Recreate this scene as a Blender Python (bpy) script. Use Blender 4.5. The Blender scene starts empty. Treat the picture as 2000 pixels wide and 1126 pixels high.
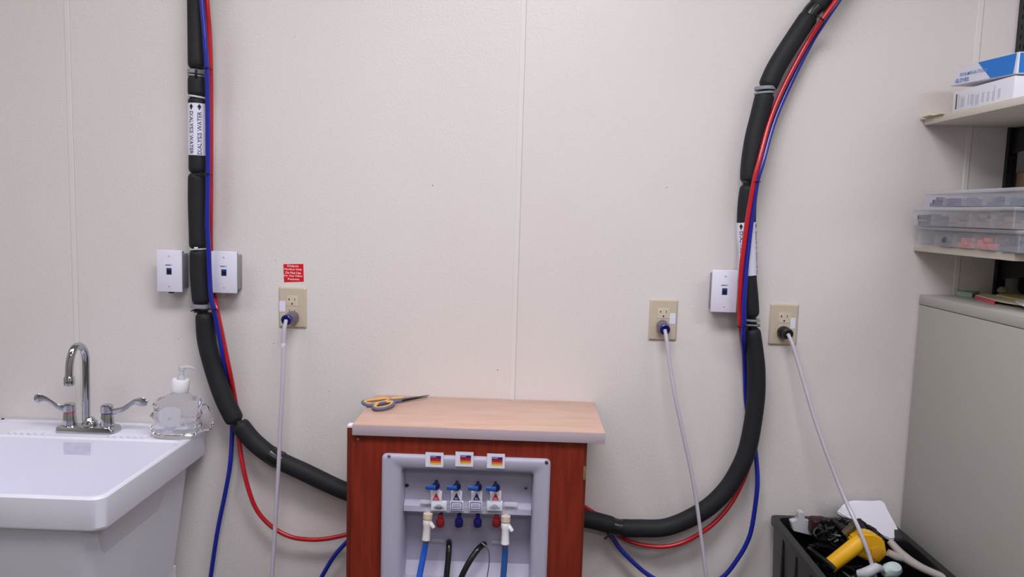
import bpy, bmesh, math, random
from mathutils import Vector, Matrix
random.seed(7)
S = bpy.context.scene
COL = S.collection

# ------------------------------------------------------------------ camera
FPX = 1474.0
CP = Vector((0.0, -2.1, 1.46))
_p, _y, _r = math.radians(5.93), math.radians(-0.96), math.radians(1.68)
FW = Vector((math.sin(_y)*math.cos(_p), math.cos(_y)*math.cos(_p), -math.sin(_p)))
_r0 = Vector((math.cos(_y), -math.sin(_y), 0)); _u0 = _r0.cross(FW)
RT = _r0*math.cos(_r) + _u0*math.sin(_r)
UP = -_r0*math.sin(_r) + _u0*math.cos(_r)
cam = bpy.data.cameras.new('camera'); camo = bpy.data.objects.new('camera', cam); COL.objects.link(camo)
M = Matrix((RT, UP, -FW)).transposed().to_4x4(); M.translation = CP
camo.matrix_world = M
cam.sensor_fit = 'HORIZONTAL'; cam.sensor_width = 36.0; cam.lens = 36.0*FPX/2000
cam.clip_start = 0.02
cam.dof.use_dof = True; cam.dof.focus_distance = 2.12; cam.dof.aperture_fstop = 4.0
S.camera = camo

# ------------------------------------------------------------------ world, lamps, exposure
S.view_settings.view_transform = 'Standard'; S.view_settings.look = 'None'
S.view_settings.gamma = 1.0; S.view_settings.use_curve_mapping = False
S.view_settings.exposure = 0.05
w = bpy.data.worlds.new('world'); S.world = w; w.use_nodes = True
w.node_tree.nodes['Background'].inputs[0].default_value = (0.75, 0.78, 0.85, 1)
w.node_tree.nodes['Background'].inputs[1].default_value = 0.15
CEIL = 2.72
LAMPS = [(-0.05, -1.30, 27.0), (0.25, -3.5, 11.0), (-1.75, -1.45, 6.5), (1.6, -1.9, 9.0)]
for lx, ly, pw in LAMPS:
    l = bpy.data.lights.new('ceiling_lamp', 'AREA'); l.shape = 'RECTANGLE'; l.size = 1.1; l.size_y = 0.5
    l.energy = pw; l.color = (0.95, 0.943, 1.0)
    o = bpy.data.objects.new('ceiling_lamp', l); o.location = (lx, ly, CEIL-0.03); COL.objects.link(o)

# ------------------------------------------------------------------ pixel rays (frame 2000 x 1126) -> points at real depth
def ray(x, y): return FW + RT*((x-1000)/FPX) - UP*((y-563)/FPX)
def PY(x, y, Y=0.0): d = ray(x, y); return CP + d*((Y-CP.y)/d.y)
def PZ(x, y, Z): d = ray(x, y); return CP + d*((Z-CP.z)/d.z)
def PX(x, y, X): d = ray(x, y); return CP + d*((X-CP.x)/d.x)

# ------------------------------------------------------------------ materials
def lin(c):
    return tuple((v/255/12.92 if v/255 <= 0.04045 else ((v/255+0.055)/1.055)**2.4) for v in c)
MATS = {}
def mat(name, rgb, rough=0.5, metal=0.0, spec=0.5, bump=None, var=None, trans=0.0, ior=1.45, alpha=1.0, stretch=None, coat=0.0):
    if name in MATS: return MATS[name]
    m = bpy.data.materials.new(name); m.use_nodes = True; nt = m.node_tree; N = nt.nodes; b = N['Principled BSDF']
    c = lin(rgb)
    b.inputs['Base Color'].default_value = (*c, 1); b.inputs['Roughness'].default_value = rough
    b.inputs['Metallic'].default_value = metal; b.inputs['Specular IOR Level'].default_value = spec
    b.inputs['Transmission Weight'].default_value = trans; b.inputs['IOR'].default_value = ior
    b.inputs['Alpha'].default_value = alpha; b.inputs['Coat Weight'].default_value = coat
    tc = N.new('ShaderNodeTexCoord'); mp = N.new('ShaderNodeMapping'); nt.links.new(tc.outputs['Object'], mp.inputs[0])
    if stretch: mp.inputs['Scale'].default_value = stretch
    if var:
        rgb2, sc, lo, hi = var
        n = N.new('ShaderNodeTexNoise'); n.inputs['Scale'].default_value = sc; n.inputs['Detail'].default_value = 5
        nt.links.new(mp.outputs[0], n.inputs['Vector'])
        r = N.new('ShaderNodeMapRange'); r.inputs[1].default_value = lo; r.inputs[2].default_value = hi
        nt.links.new(n.outputs['Fac'], r.inputs[0])
        mx = N.new('ShaderNodeMix'); mx.data_type = 'RGBA'
        mx.inputs[6].default_value = (*c, 1); mx.inputs[7].default_value = (*lin(rgb2), 1)
        nt.links.new(r.outputs[0], mx.inputs[0]); nt.links.new(mx.outputs[2], b.inputs['Base Color'])
    if bump:
        sc, st = bump
        n = N.new('ShaderNodeTexNoise'); n.inputs['Scale'].default_value = sc; n.inputs['Detail'].default_value = 3
        nt.links.new(mp.outputs[0], n.inputs['Vector'])
        bp = N.new('ShaderNodeBump'); bp.inputs['Strength'].default_value = st; bp.inputs['Distance'].default_value = 0.002
        nt.links.new(n.outputs['Fac'], bp.inputs['Height']); nt.links.new(bp.outputs[0], b.inputs['Normal'])
    MATS[name] = m; return m

def wall_material():
    m = mat('wall_panel_plastic', (224, 218, 218), rough=0.34, spec=0.4, var=((220, 213, 211), 1.3, 0.35, 0.7))
    nt = m.node_tree; N = nt.nodes; b = N['Principled BSDF']
    tc = N.new('ShaderNodeTexCoord')
    v = N.new('ShaderNodeTexVoronoi'); v.inputs['Scale'].default_value = 210; v.feature = 'SMOOTH_F1'
    n = N.new('ShaderNodeTexNoise'); n.inputs['Scale'].default_value = 120; n.inputs['Detail'].default_value = 4
    nt.links.new(tc.outputs['Object'], v.inputs['Vector']); nt.links.new(tc.outputs['Object'], n.inputs['Vector'])
    ad = N.new('ShaderNodeMath'); ad.operation = 'MULTIPLY'
    nt.links.new(v.outputs['Distance'], ad.inputs[0]); nt.links.new(n.outputs['Fac'], ad.inputs[1])
    bp = N.new('ShaderNodeBump'); bp.inputs['Strength'].default_value = 0.55; bp.inputs['Distance'].default_value = 0.0016
    nt.links.new(ad.outputs[0], bp.inputs['Height']); nt.links.new(bp.outputs[0], b.inputs['Normal'])
    return m
WALL = wall_material()
STRIP = mat('seam_strip', (224, 219, 217), rough=0.3)
PAINT = mat('painted_wall', (196, 191, 186), rough=0.6, bump=(80, 0.1))
FOAM = mat('foam_insulation', (34, 35, 42), rough=0.62, spec=0.35, bump=(160, 0.25), var=((30, 31, 36), 12, 0.4, 0.65))
BLACK = mat('black_plastic', (14, 14, 17), rough=0.4)
BLACKRUB = mat('black_rubber', (16, 16, 18), rough=0.3, coat=0.2)
GREYTIE = mat('grey_strap', (140, 142, 152), rough=0.45)
WHITETIE = mat('white_tie', (205, 207, 215), rough=0.4)
BLUE = mat('blue_tube', (22, 36, 150), rough=0.3, coat=0.3)
RED = mat('red_tube', (184, 24, 36), rough=0.3, coat=0.3)
WHITEP = mat('white_plate', (226, 224, 242), rough=0.3)
STICK = mat('white_sticker', (226, 225, 244), rough=0.5)
IVORY = mat('ivory_plastic', (200, 187, 168), rough=0.35)
IVORY2 = mat('ivory_receptacle', (202, 189, 171), rough=0.4)
GREYBOX = mat('grey_box', (150, 150, 152), rough=0.5)
INK = mat('black_ink', (22, 22, 28), rough=0.6)
DARKHOLE = mat('dark_hole', (12, 11, 11), rough=0.9)
JACK = mat('blue_jack', (25, 60, 125), rough=0.35)
JACKD = mat('dark_blue_jack', (4, 8, 45), rough=0.5)
REDL = mat('red_label', (214, 22, 32), rough=0.45)
WHITEINK = mat('white_ink', (250, 225, 228), rough=0.5)
CORD = mat('lavender_cord', (196, 190, 204), rough=0.25, coat=0.3)
PLUG = mat('smoky_plug', (112, 98, 122), rough=0.15, trans=0.25, coat=0.4)
PLUGBLUE = mat('navy_plug_ring', (22, 24, 105), rough=0.2)
CHROME = mat('chrome', (190, 192, 196), rough=0.09, metal=1.0, bump=(30, 0.06))
SINK = mat('sink_plastic', (232, 232, 246), rough=0.38, bump=(300, 0.05), var=((228, 228, 243), 6, 0.4, 0.7))
CLEAR = mat('clear_plastic', (246, 247, 250), rough=0.06, trans=1.0, ior=1.25)
FROST = mat('frosted_plastic', (238, 238, 246), rough=0.35, trans=0.55, ior=1.3)
WHITECAP = mat('white_cap', (240, 240, 247), rough=0.35)
CHERRY = mat('cherry_wood', (136, 46, 28), rough=0.36, var=((112, 33, 22), 9, 0.35, 0.7), stretch=(9, 9, 0.8), bump=(60, 0.05))
CHERRYD = mat('cherry_edge', (118, 40, 26), rough=0.4, var=((90, 30, 20), 9, 0.35, 0.7), stretch=(9, 9, 0.8))
PEACH = mat('peach_laminate', (208, 174, 158), rough=0.34, var=((200, 162, 142), 14, 0.4, 0.65), stretch=(0.5, 4, 4))
MAUVE = mat('mauve_edge_band', (182, 166, 176), rough=0.45)
BRASS = mat('brass', (180, 160, 110), rough=0.3, metal=0.8)
GREYABS = mat('grey_housing', (178, 174, 196), rough=0.42, bump=(200, 0.06))
PURPLE = mat('purple_band', (66, 32, 112), rough=0.5)
CRIMSON = mat('crimson_band', (176, 32, 46), rough=0.5)
ORANGE = mat('orange_band', (224, 120, 48), rough=0.5)
YELLOWB = mat('yellow_band', (230, 205, 70), rough=0.5)
NAVY = mat('navy_print', (44, 34, 112), rough=0.5)
REDP = mat('red_print', (210, 36, 46), rough=0.5)
GREYP = mat('grey_print', (172, 174, 188), rough=0.5)
HANDLE = mat('blue_handle', (28, 84, 170), rough=0.35)
HUBD = mat('dark_blue_hub', (14, 24, 70), rough=0.35)
HOSE = mat('bright_blue_hose', (32, 92, 200), rough=0.28, coat=0.3)
HOSE2 = mat('steel_blue_hose', (34, 82, 150), rough=0.3, coat=0.2)
OFFW = mat('off_white_plastic', (228, 222, 222), rough=0.35)
TANW = mat('tan_white_plastic', (214, 196, 180), rough=0.4)
CAPR = mat('dull_red_cap', (128, 26, 32), rough=0.4)
CAPB = mat('dull_blue_cap', (18, 20, 92), rough=0.4)
STEEL = mat('steel', (150, 150, 152), rough=0.3, metal=1.0)
DSTEEL = mat('dark_steel', (62, 62, 64), rough=0.4, metal=0.7)
SCY = mat('yellow_grip', (228, 176, 96), rough=0.4)
SCG = mat('slate_grip', (98, 100, 130), rough=0.45)
BLADE = mat('blade', (70, 62, 66), rough=0.3, metal=0.8)
SHELF = mat('shelf_laminate', (205, 198, 186), rough=0.45)
CARD = mat('carton_white', (226, 226, 238), rough=0.5)
CARDB = mat('carton_blue', (18, 120, 214), rough=0.45)
CARDB2 = mat('carton_light_blue', (120, 165, 215), rough=0.5)
MANILA = mat('manila', (214, 198, 150), rough=0.6)
CREAM = mat('cream_paper', (236, 230, 196), rough=0.6)
FILE = mat('filing_cabinet_paint', (170, 167, 162), rough=0.45, bump=(350, 0.05))
FILED = mat('filing_cabinet_shadow_gap', (120, 114, 108), rough=0.6)
ORG = mat('organiser_plastic', (222, 222, 232), rough=0.25, alpha=0.15)
ORGR = mat('organiser_rim', (222, 222, 230), rough=0.3, alpha=0.42)
TEAL = mat('teal_bits', (30, 70, 96), rough=0.6)
CORAL = mat('coral_bits', (190, 92, 84), rough=0.6)
TAUPE = mat('taupe_bits', (112, 92, 80), rough=0.6)
VIOLET = mat('violet_bits', (84, 76, 124), rough=0.6)
SLATE = mat('slate_bits', (78, 80, 94), rough=0.6)
BIN = mat('black_bin', (22, 22, 24), rough=0.33, bump=(120, 0.08))
YEL = mat('yellow_plastic', (236, 178, 30), rough=0.42)
YELD = mat('yellow_plastic_end', (206, 150, 30), rough=0.5)
BAG = mat('clear_bag', (225, 225, 228), rough=0.25, alpha=0.28)
PAPERW = mat('white_paper', (240, 238, 250), rough=0.6)
GHOSE = mat('grey_hose', (168, 160, 158), rough=0.4)
PALET = mat('pale_teal_plastic', (196, 212, 214), rough=0.3)
BROWNB = mat('brown_bits', (84, 70, 48), rough=0.4)
MAROON = mat('maroon', (48, 14, 20), rough=0.5)
FLOOR = mat('floor_vinyl', (88, 82, 76), rough=0.4, var=((74, 69, 64), 30, 0.4, 0.6))
CEILM = mat('ceiling_tile', (225, 224, 220), rough=0.9)
GLOW = bpy.data.materials.new('lamp_diffuser'); GLOW.use_nodes = True
GLOW.node_tree.nodes['Principled BSDF'].inputs['Emission Color'].default_value = (1, 0.98, 0.97, 1)
GLOW.node_tree.nodes['Principled BSDF'].inputs['Emission Strength'].default_value = 4.0
PINK = mat('pink_paper', (232, 84, 120), rough=0.6)
MINT = mat('mint_paper', (150, 178, 160), rough=0.6)
YPAP = mat('yellow_paper', (226, 214, 150), rough=0.6)
TANC = mat('tan_cardboard', (170, 140, 116), rough=0.6)
BAGF = mat('black_bag_fabric', (26, 24, 22), rough=0.6)

# ------------------------------------------------------------------ object helpers
def wloc(o):
    v = Vector((0, 0, 0))
    while o: v += o.location; o = o.parent
    return v
def tag(o, label=None, cat=None, group=None, kind=None):
    if label: o['label'] = label
    if cat: o['category'] = cat
    if group: o['group'] = group
    if kind: o['kind'] = kind
    return o
def thing(name, loc, label, cat, group=None):
    o = bpy.data.objects.new(name, None); COL.objects.link(o); o.location = loc; o.empty_display_size = 0.02
    return tag(o, label, cat, group)
def obj(name, bm, m, parent=None, label=None, cat=None, kind=None, group=None, smooth=35, bevel=0):
    bmesh.ops.recalc_face_normals(bm, faces=bm.faces)
    me = bpy.data.meshes.new(name)
    xs = [v.co for v in bm.verts]
    c = Vector([(min(v[i] for v in xs)+max(v[i] for v in xs))/2 for i in range(3)])
    c.z = min(v.z for v in xs)
    for v in bm.verts: v.co -= c
    bm.to_mesh(me); bm.free()
    for mm in (m if isinstance(m, (list, tuple)) else [m]): me.materials.append(mm)
    if smooth:
        me.polygons.foreach_set('use_smooth', [True]*len(me.polygons)); me.set_sharp_from_angle(angle=math.radians(smooth))
    o = bpy.data.objects.new(name, me); COL.objects.link(o)
    if parent: o.parent = parent; o.location = c - wloc(parent)
    else: o.location = c
    return tag(o, label, cat, group, kind)
def BM(): return bmesh.new()
def box(bm, a, b, bev=0.0, seg=2, rot=None, mi=0):
    a = Vector(a); b = Vector(b); lo = Vector([min(a[i], b[i]) for i in range(3)]); hi = Vector([max(a[i], b[i]) for i in range(3)])
    t = bmesh.new(); bmesh.ops.create_cube(t, size=1.0)
    c = (lo+hi)/2; s = hi-lo
    for v in t.verts: v.co = Vector((v.co.x*s.x, v.co.y*s.y, v.co.z*s.z))
    if bev: bmesh.ops.bevel(t, geom=t.edges[:], offset=min(bev, min(s)*0.45), segments=seg, affect='EDGES', profile=0.5)
    for v in t.verts: v.co = (rot @ v.co if rot else v.co) + c
    merge(bm, t, mi)
def merge(bm, t, mi=0):
    vm = [bm.verts.new(v.co) for v in t.verts]
    t.verts.index_update()
    for f in t.faces:
        try: nf = bm.faces.new([vm[v.index] for v in f.verts]); nf.material_index = mi
        except ValueError: pass
    t.free()
def hexa(bm, p, mi=0):   # p: 4 bottom, 4 top
    v = [bm.verts.new(q) for q in p]
    for f in ((3, 2, 1, 0), (4, 5, 6, 7), (0, 1, 5, 4), (1, 2, 6, 5), (2, 3, 7, 6), (3, 0, 4, 7)):
        bm.faces.new([v[i] for i in f]).material_index = mi
def prism(bm, poly, off, mi=0):   # poly: list of Vector, extruded by off
    off = Vector(off); a = [bm.verts.new(p) for p in poly]; b = [bm.verts.new(Vector(p)+off) for p in poly]; n = len(poly)
    bm.faces.new(a).material_index = mi; bm.faces.new(b[::-1]).material_index = mi
    for i in range(n): bm.faces.new((a[i], b[i], b[(i+1) % n], a[(i+1) % n])).material_index = mi
def smoothpath(P, R=None, step=0.012, rigid=False):
    P = [Vector(p) for p in P]; n = len(P)
    R = R if isinstance(R, (list, tuple)) else [R]*n
    oP, oR = [], []
    for i in range(n-1):
        p0 = P[i-1] if i else P[i]*2-P[i+1]; p3 = P[i+2] if i+2 < n else P[i+1]*2-P[i]
        p1, p2 = P[i], P[i+1]; k = max(1, int((p2-p1).length/step))
        for j in range(k):
            t = j/k
            oP.append(0.5*((2*p1)+(p2-p0)*t+(2*p0-5*p1+4*p2-p3)*t*t+(3*p1-p0-3*p2+p3)*t**3)); oR.append(R[i]*(1-t)+R[i+1]*t)
    oP.append(P[-1]); oR.append(R[-1]); return oP, oR
def tube(bm, P, R, n=14, cap=True, ref=None, flat=1.0, closed=False, mi=0):
    P = [Vector(p) for p in P]; m = len(P)
    if not isinstance(R, (list, tuple)): R = [R]*m
    T = []
    for i in range(m):
        if closed: t = P[(i+1) % m]-P[i-1]
        else: t = P[min(i+1, m-1)]-P[max(i-1, 0)]
        T.append(t.normalized())
    u = Vector(ref) if ref else (Vector((0, 0, 1)) if abs(T[0].z) < 0.9 else Vector((1, 0, 0)))
    rings = []
    for i in range(m):
        if ref: u = Vector(ref)
        u = (u - T[i]*u.dot(T[i]))
        u = u.normalized() if u.length > 1e-6 else Vector((1, 0, 0))
        v = T[i].cross(u)
        fl = flat[i] if isinstance(flat, (list, tuple)) else flat
        rings.append([bm.verts.new(P[i]+(u*math.cos(a)*fl+v*math.sin(a))*R[i]) for a in [2*math.pi*k/n for k in range(n)]])
    for i in range(m if closed else m-1):
        A, B = rings[i], rings[(i+1) % m]
        for k in range(n): bm.faces.new((A[k], A[(k+1) % n], B[(k+1) % n], B[k])).material_index = mi
    if cap and not closed:
        bm.faces.new(rings[0][::-1]).material_index = mi; bm.faces.new(rings[-1]).material_index = mi
def lathe(bm, prof, o, axis=(0, 0, 1), n=24, sx=1.0, mi=0):   # prof: (r, h)
    ax = Vector(axis).normalized(); o = Vector(o)
    P = [o+ax*h for r, h in prof]
    u = Vector((0, 0, 1)) if abs(ax.z) < 0.9 else Vector((1, 0, 0)); u = (u-ax*u.dot(ax)).normalized(); v = ax.cross(u)
    rings = [[bm.verts.new(P[i]+(u*math.cos(a)*sx+v*math.sin(a))*max(r, 1e-5)) for a in [2*math.pi*k/n for k in range(n)]] for i, (r, h) in enumerate(prof)]
    for A, B in zip(rings, rings[1:]):
        for k in range(n): bm.faces.new((A[k], A[(k+1) % n], B[(k+1) % n], B[k])).material_index = mi
    bm.faces.new(rings[0][::-1]).material_index = mi; bm.faces.new(rings[-1]).material_index = mi
def rrect(x0, x1, z0, z1, r, n=6):  # rounded rectangle points, (a, b)
    out = []
    for cx, cz, a0 in ((x1-r, z1-r, 0), (x0+r, z1-r, 90), (x0+r, z0+r, 180), (x1-r, z0+r, 270)):
        for k in range(n+1):
            a = math.radians(a0+90*k/n); out.append((cx+r*math.cos(a), cz+r*math.sin(a)))
    return out
def loft(bm, rings, c0=False, c1=False, mi=0):
    V = [[bm.verts.new(p) for p in r] for r in rings]
    for A, B in zip(V, V[1:]):
        n = len(A)
        for k in range(n): bm.faces.new((A[k], A[(k+1) % n], B[(k+1) % n], B[k])).material_index = mi
    if c0: bm.faces.new(V[0][::-1]).material_index = mi
    if c1: bm.faces.new(V[-1]).material_index = mi
_tc = {}
def text(bm, s, place, L, h, mi=0, off=0.012):   # place(u, v) -> point; fitted to length L, cap height h, centred
    if s not in _tc:
        cu = bpy.data.curves.new('t', 'FONT'); cu.body = s; cu.offset = off; cu.resolution_u = 2
        to = bpy.data.objects.new('t', cu); COL.objects.link(to)
        dg = bpy.context.evaluated_depsgraph_get(); dg.update()
        me = bpy.data.meshes.new_from_object(to.evaluated_get(dg))
        V = [v.co.copy() for v in me.vertices]; Fc = [list(p.vertices) for p in me.polygons]
        bpy.data.objects.remove(to); bpy.data.curves.remove(cu); bpy.data.meshes.remove(me)
        _tc[s] = (V, Fc)
    V, Fc = _tc[s]
    x0, x1 = min(v.x for v in V), max(v.x for v in V); y0, y1 = min(v.y for v in V), max(v.y for v in V)
    vs = [bm.verts.new(place(((v.x-x0)/(x1-x0)-0.5)*L, ((v.y-y0)/(y1-y0)-0.5)*h)) for v in V]
    for f in Fc:
        try: bm.faces.new([vs[i] for i in f]).material_index = mi
        except ValueError: pass
def flat(c, Y, roll=0.0):   # place on a plane facing the room (-y)
    c = Vector(c); ca, sa = math.cos(roll), math.sin(roll)
    return lambda u, v: Vector((c.x+u*ca-v*sa, Y, c.z+u*sa+v*ca))
def quad(bm, c, Y, wd, ht, roll=0.0, th=0.0004, mi=0):
    f = flat(c, Y, roll); P = [f(-wd/2, -ht/2), f(wd/2, -ht/2), f(wd/2, ht/2), f(-wd/2, ht/2)]
    prism(bm, P, (0, th, 0), mi)

# ------------------------------------------------------------------ room
XL, XR, YB = -2.7, 2.2, -4.6
wb = BM(); box(wb, (XL, 0.004, 0), (XR, 0.12, CEIL)); wall_back = obj('wall_back', wb, PAINT, kind='structure', smooth=0)
seams = [-2.491, -1.271, -0.0255, 1.192, XR]
prev = XL
for i, sx in enumerate(seams):
    b = BM(); box(b, (prev+0.001, 0.0, 0.10), (sx-0.001, 0.004, CEIL-0.002)); obj('wall_panel', b, WALL, wall_back, smooth=0); prev = sx
    if i < 4:
        b = BM(); prism(b, [Vector((sx-0.009, 0, 0.1)), Vector((sx-0.006, -0.0012, 0.1)), Vector((sx+0.0055, -0.0013, 0.1)), Vector((sx+0.007, 0, 0.1))], (0, 0, CEIL-0.102))
        obj('seam_strip', b, STRIP, wall_back, smooth=0)
        b = BM(); box(b, (sx+0.0071, -0.0003, 0.1), (sx+0.0078, 0.0, CEIL-0.002)); obj('seam_gap', b, mat('seam_shadow', (176, 170, 166), rough=.6), wall_back, smooth=0)
b = BM()   # scattered scuffs of dirt on the wall
for px, py, r in [(348, 661, .0013), (535, 670, .0015), (538, 508, .0014), (585, 700, .001), (845, 362, .002), (628, 577, .001), (1302, 366, .0016), (972, 722, .002), (643, 764, .0014), (575, 72, .001), (1130, 610, .001), (690, 540, .001)]:
    p = PY(px, py); lathe(b, [(r, 0), (r*0.7, 0.0005)], (p.x, 0, p.z), (0, -1, 0), 8)
obj('dirt_speck', b, mat('dirt', (150, 130, 122), rough=0.8), wall_back, kind='stuff')
b = BM(); box(b, (XL, -0.012, 0), (XR, 0, 0.10), 0.004); obj('baseboard_back', b, mat('baseboard', (96, 92, 88), rough=0.5), kind='structure')
b = BM(); box(b, (XL-0.1, YB-0.1, -0.1), (XR+0.1, 0.12, 0)); obj('floor', b, FLOOR, kind='structure', smooth=0)
b = BM(); box(b, (XL-0.1, YB-0.1, CEIL), (XR+0.1, 0.12, CEIL+0.1)); obj('ceiling', b, CEILM, kind='structure', smooth=0)
for nm, a, c in (('wall_left', (XL-0.1, YB, 0), (XL, 0.12, CEIL)), ('wall_right', (XR, YB, 0), (XR+0.1, 0.12, CEIL)), ('wall_front', (XL-0.1, YB-0.1, 0), (XR+0.1, YB, CEIL))):
    b = BM(); box(b, a, c); obj(nm, b, PAINT, kind='structure', smooth=0)
for (lx, ly, pw), wh in zip(LAMPS, ('above the cabinet', 'behind the viewer', 'on the left side of the room', 'on the right side of the room')):
    t = thing('ceiling_light', (lx, ly, CEIL), 'white rectangular ceiling light panel '+wh, 'light', 'ceiling lights')
    b = BM()
    for a, c in (((-.62, -.32), (-.58, .32)), ((.58, -.32), (.62, .32)), ((-.58, -.32), (.58, -.28)), ((-.58, .28), (.58, .32))):
        box(b, (lx+a[0], ly+a[1], CEIL-0.02), (lx+c[0], ly+c[1], CEIL))
    obj('frame', b, WHITEP, t)
    b = BM(); box(b, (lx-.58, ly-.28, CEIL-0.012), (lx+.58, ly+.28, CEIL-0.006)); obj('diffuser', b, GLOW, t)

# ------------------------------------------------------------------ laundry sink
SZ = 0.816
sink = thing('laundry_sink', (-1.2, -0.28, 0), 'white plastic laundry sink against the wall at left', 'sink')
X0, X1, Y0, Y1 = -1.507, -0.896, -0.548, -0.004
def ring(x0, x1, y0, y1, r, z): return [Vector((a, c, z)) for a, c in rrect(x0, x1, y0, y1, r, 6)]
b = BM()
loft(b, [ring(X0+.012, X1-.012, Y0+.012, Y1, .03, SZ-.074), ring(X0+.002, X1-.002, Y0+.002, Y1, .028, SZ-.074), ring(X0, X1, Y0, Y1, .028, SZ-.068), ring(X0, X1, Y0, Y1, .028, SZ-.004),
         ring(X0+.003, X1-.003, Y0+.003, Y1-.002, .026, SZ), ring(X0+.012, X1-.009, Y0+.011, -.136, .03, SZ), ring(X0+.015, X1-.012, Y0+.014, -.140, .03, SZ-.005),
         ring(X0+.078, X1-.078, Y0+.075, -.185, .05, SZ-.30), ring(X0+.11, X1-.11, Y0+.11, -.22, .05, SZ-.325)], c1=True)
obj('basin', b, SINK, sink, smooth=22)
b = BM()
loft(b, [ring(-1.43, -0.972, -.47, -.045, .03, 0.418), ring(X0+.022, -0.945+.012, -.536, -.03, .028, SZ-.074)], c0=True, c1=False)
obj('tub_body', b, SINK, sink)
for lx, ly in ((-.985, -.06), (-.985, -.44), (-1.415, -.06), (-1.415, -.44)):
    b = BM(); sg = -1 if ly > -.2 else 1; ya, yb_ = sorted((ly-.012*sg, ly+.05*sg)); yc, yd = sorted((ly-.016*sg, ly+.14*sg)); loft(b, [ring(lx-.022, lx+.006, ya, yb_, .008, 0), ring(lx-.03, lx+.011, yc, yd, .008, .4185)], True, True); obj('leg', b, SINK, sink)
b = BM(); box(b, (X0+.01, -.028, SZ-.001), (X1-.012, -.005, SZ+.006), .003); obj('back_ledge', b, SINK, sink)
for x0 in (-1.385, -1.113):
    for k in range(6):
        b = BM(); xx = x0+k*.0185
        tube(b, *smoothpath([(xx, -.134, SZ), (xx+.004, -.118, SZ+.001), (xx+.014, -.095, SZ)], [.0060, .0052, .0028], .005), n=10); obj('drain_ridge', b, SINK, sink)
for px, py in ((393, 834), (1, 821)):
    p = PZ(px, py, SZ+.004); b = BM(); lathe(b, [(.005, 0), (.005, .003), (.003, .005)], (p.x+(-.006 if px > 99 else 0), -.016, SZ+.003), n=12); obj('bolt', b, DARKHOLE, sink)
p = PY(152, 876, -.142); b = BM(); box(b, (p.x-.036, -.1462, p.z-.021), (p.x+.036, -.1448, p.z+.019)); obj('label_residue', b, mat('label_residue', (208, 207, 226), rough=.6, var=((216, 216, 234), 60, .4, .6)), sink, label='faint rectangle of old label residue')

# faucet
fx, fy, fz = -1.195, -.083, SZ
fa = thing('faucet', (fx, fy, fz), 'chrome gooseneck faucet with two wrist blade handles on the sink deck', 'faucet')
b = BM(); loft(b, [[Vector((x, y, z)) for x, y in rrect(fx-s, fx+s, fy-t, fy+t, .008, 5)] for s, t, z in ((.080, .026, SZ), (.080, .026, SZ+.012), (.077, .023, SZ+.017), (.072, .018, SZ+.019))], True, True)
obj('base_plate', b, CHROME, fa)
b = BM(); lathe(b, [(.019, 0), (.02, .004), (.019, .010), (.0125, .018), (.010, .022)], (fx+.004, fy, SZ+.018)); obj('spout_collar', b, CHROME, fa)
gp = [(169, 832, 0), (168.5, 780, 0), (168, 720, -.001), (167, 695, -.004), (162.5, 681, -.014), (154, 675, -.03), (145.5, 679, -.046), (139.5, 692, -.058), (136, 710, -.064), (134.8, 738, -.067)]
P, R = smoothpath([PY(x, y, fy+d) for x, y, d in gp], .0098, .006)
b = BM(); tube(b, P, R, 18); obj('spout', b, CHROME, fa)
e = P[-1]; b = BM(); lathe(b, [(.011, .003), (.0128, 0), (.0132, -.018), (.0118, -.021), (.0118, -.0212)], e+Vector((0, 0, .002)), n=20); obj('aerator', b, CHROME, fa)
for sgn, ringm, hp in ((-1, REDP, [(139, 797, 0, .005), (122, 797, -.002, .0085), (108, 791, -.006, .0072), (97, 783, -.008, .0058), (86, 778, -.010, .008), (77, 777.5, -.012, .0130), (70, 778, -.013, .0115), (67, 778, -.013, .006)]),
                       (1, NAVY, [(205, 803, 0, .005), (222, 803, -.002, .0085), (240, 799, -.006, .0078), (253, 790, -.008, .006), (265, 784, -.010, .008), (276, 784.5, -.012, .0130), (284, 786, -.013, .0115), (287.5, 787, -.013, .006)])):
    hx = fx+sgn*.0525; top = SZ+.019
    b = BM(); lathe(b, [(.0185, 0), (.0185, .003), (.0155, .03), (.0145, .034)], (hx, fy, top)); obj('valve_hub', b, CHROME, fa)
    b = BM(); lathe(b, [(.0142, 0), (.0142, .003)], (hx, fy, top+.034)); hr = obj('temperature_ring', b, [ringm], fa, label=('red' if sgn < 0 else 'blue')+' temperature ring')
    b = BM(); lathe(b, [(.0155, 0), (.0162, .003), (.0155, .019), (.012, .022)], (hx, fy, top+.037))
    P, R = smoothpath([PY(x, y, fy+d) for x, y, d, r in hp], [h[3] for h in hp], .004)
    tube(b, P, R, 14, ref=(0, 1, 0), flat=.32)
    obj('handle', b, CHROME, fa)

# soap bottle
bx, by = -.946, -.098
so = thing('soap_bottle', (bx, by, SZ), 'clear crumpled plastic pump bottle with white cap on the sink corner', 'bottle')
b = BM(); n = 40; rings = []
prof = [(.80, 0), (.93, .004), (.97, .016), (1.04, .030), (.88, .045), (1.06, .060), (.93, .075), (1.0, .090), (.88, .104), (.60, .114), (.27, .124), (.26, .135)]
for k, (s, h) in enumerate(prof):
    rr = []
    for j in range(n):
        a = 2*math.pi*j/n
        ex = 2.6; c, s_ = math.cos(a), math.sin(a); q = (abs(c)**ex+abs(s_)**ex)**(-1/ex)
        cr = 1+random.uniform(-.07, .07) if 1 < k < 9 else 1
        rx = .062 if k < 9 else .056; ry = .040 if k < 9 else .056*(.9 if k < 10 else 1)
        tilt = .10*h
        rr.append(Vector((bx+c*q*rx*s*cr+tilt, by+s_*q*ry*s*cr, SZ+.001+h)))
    rings.append(rr)
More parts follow.
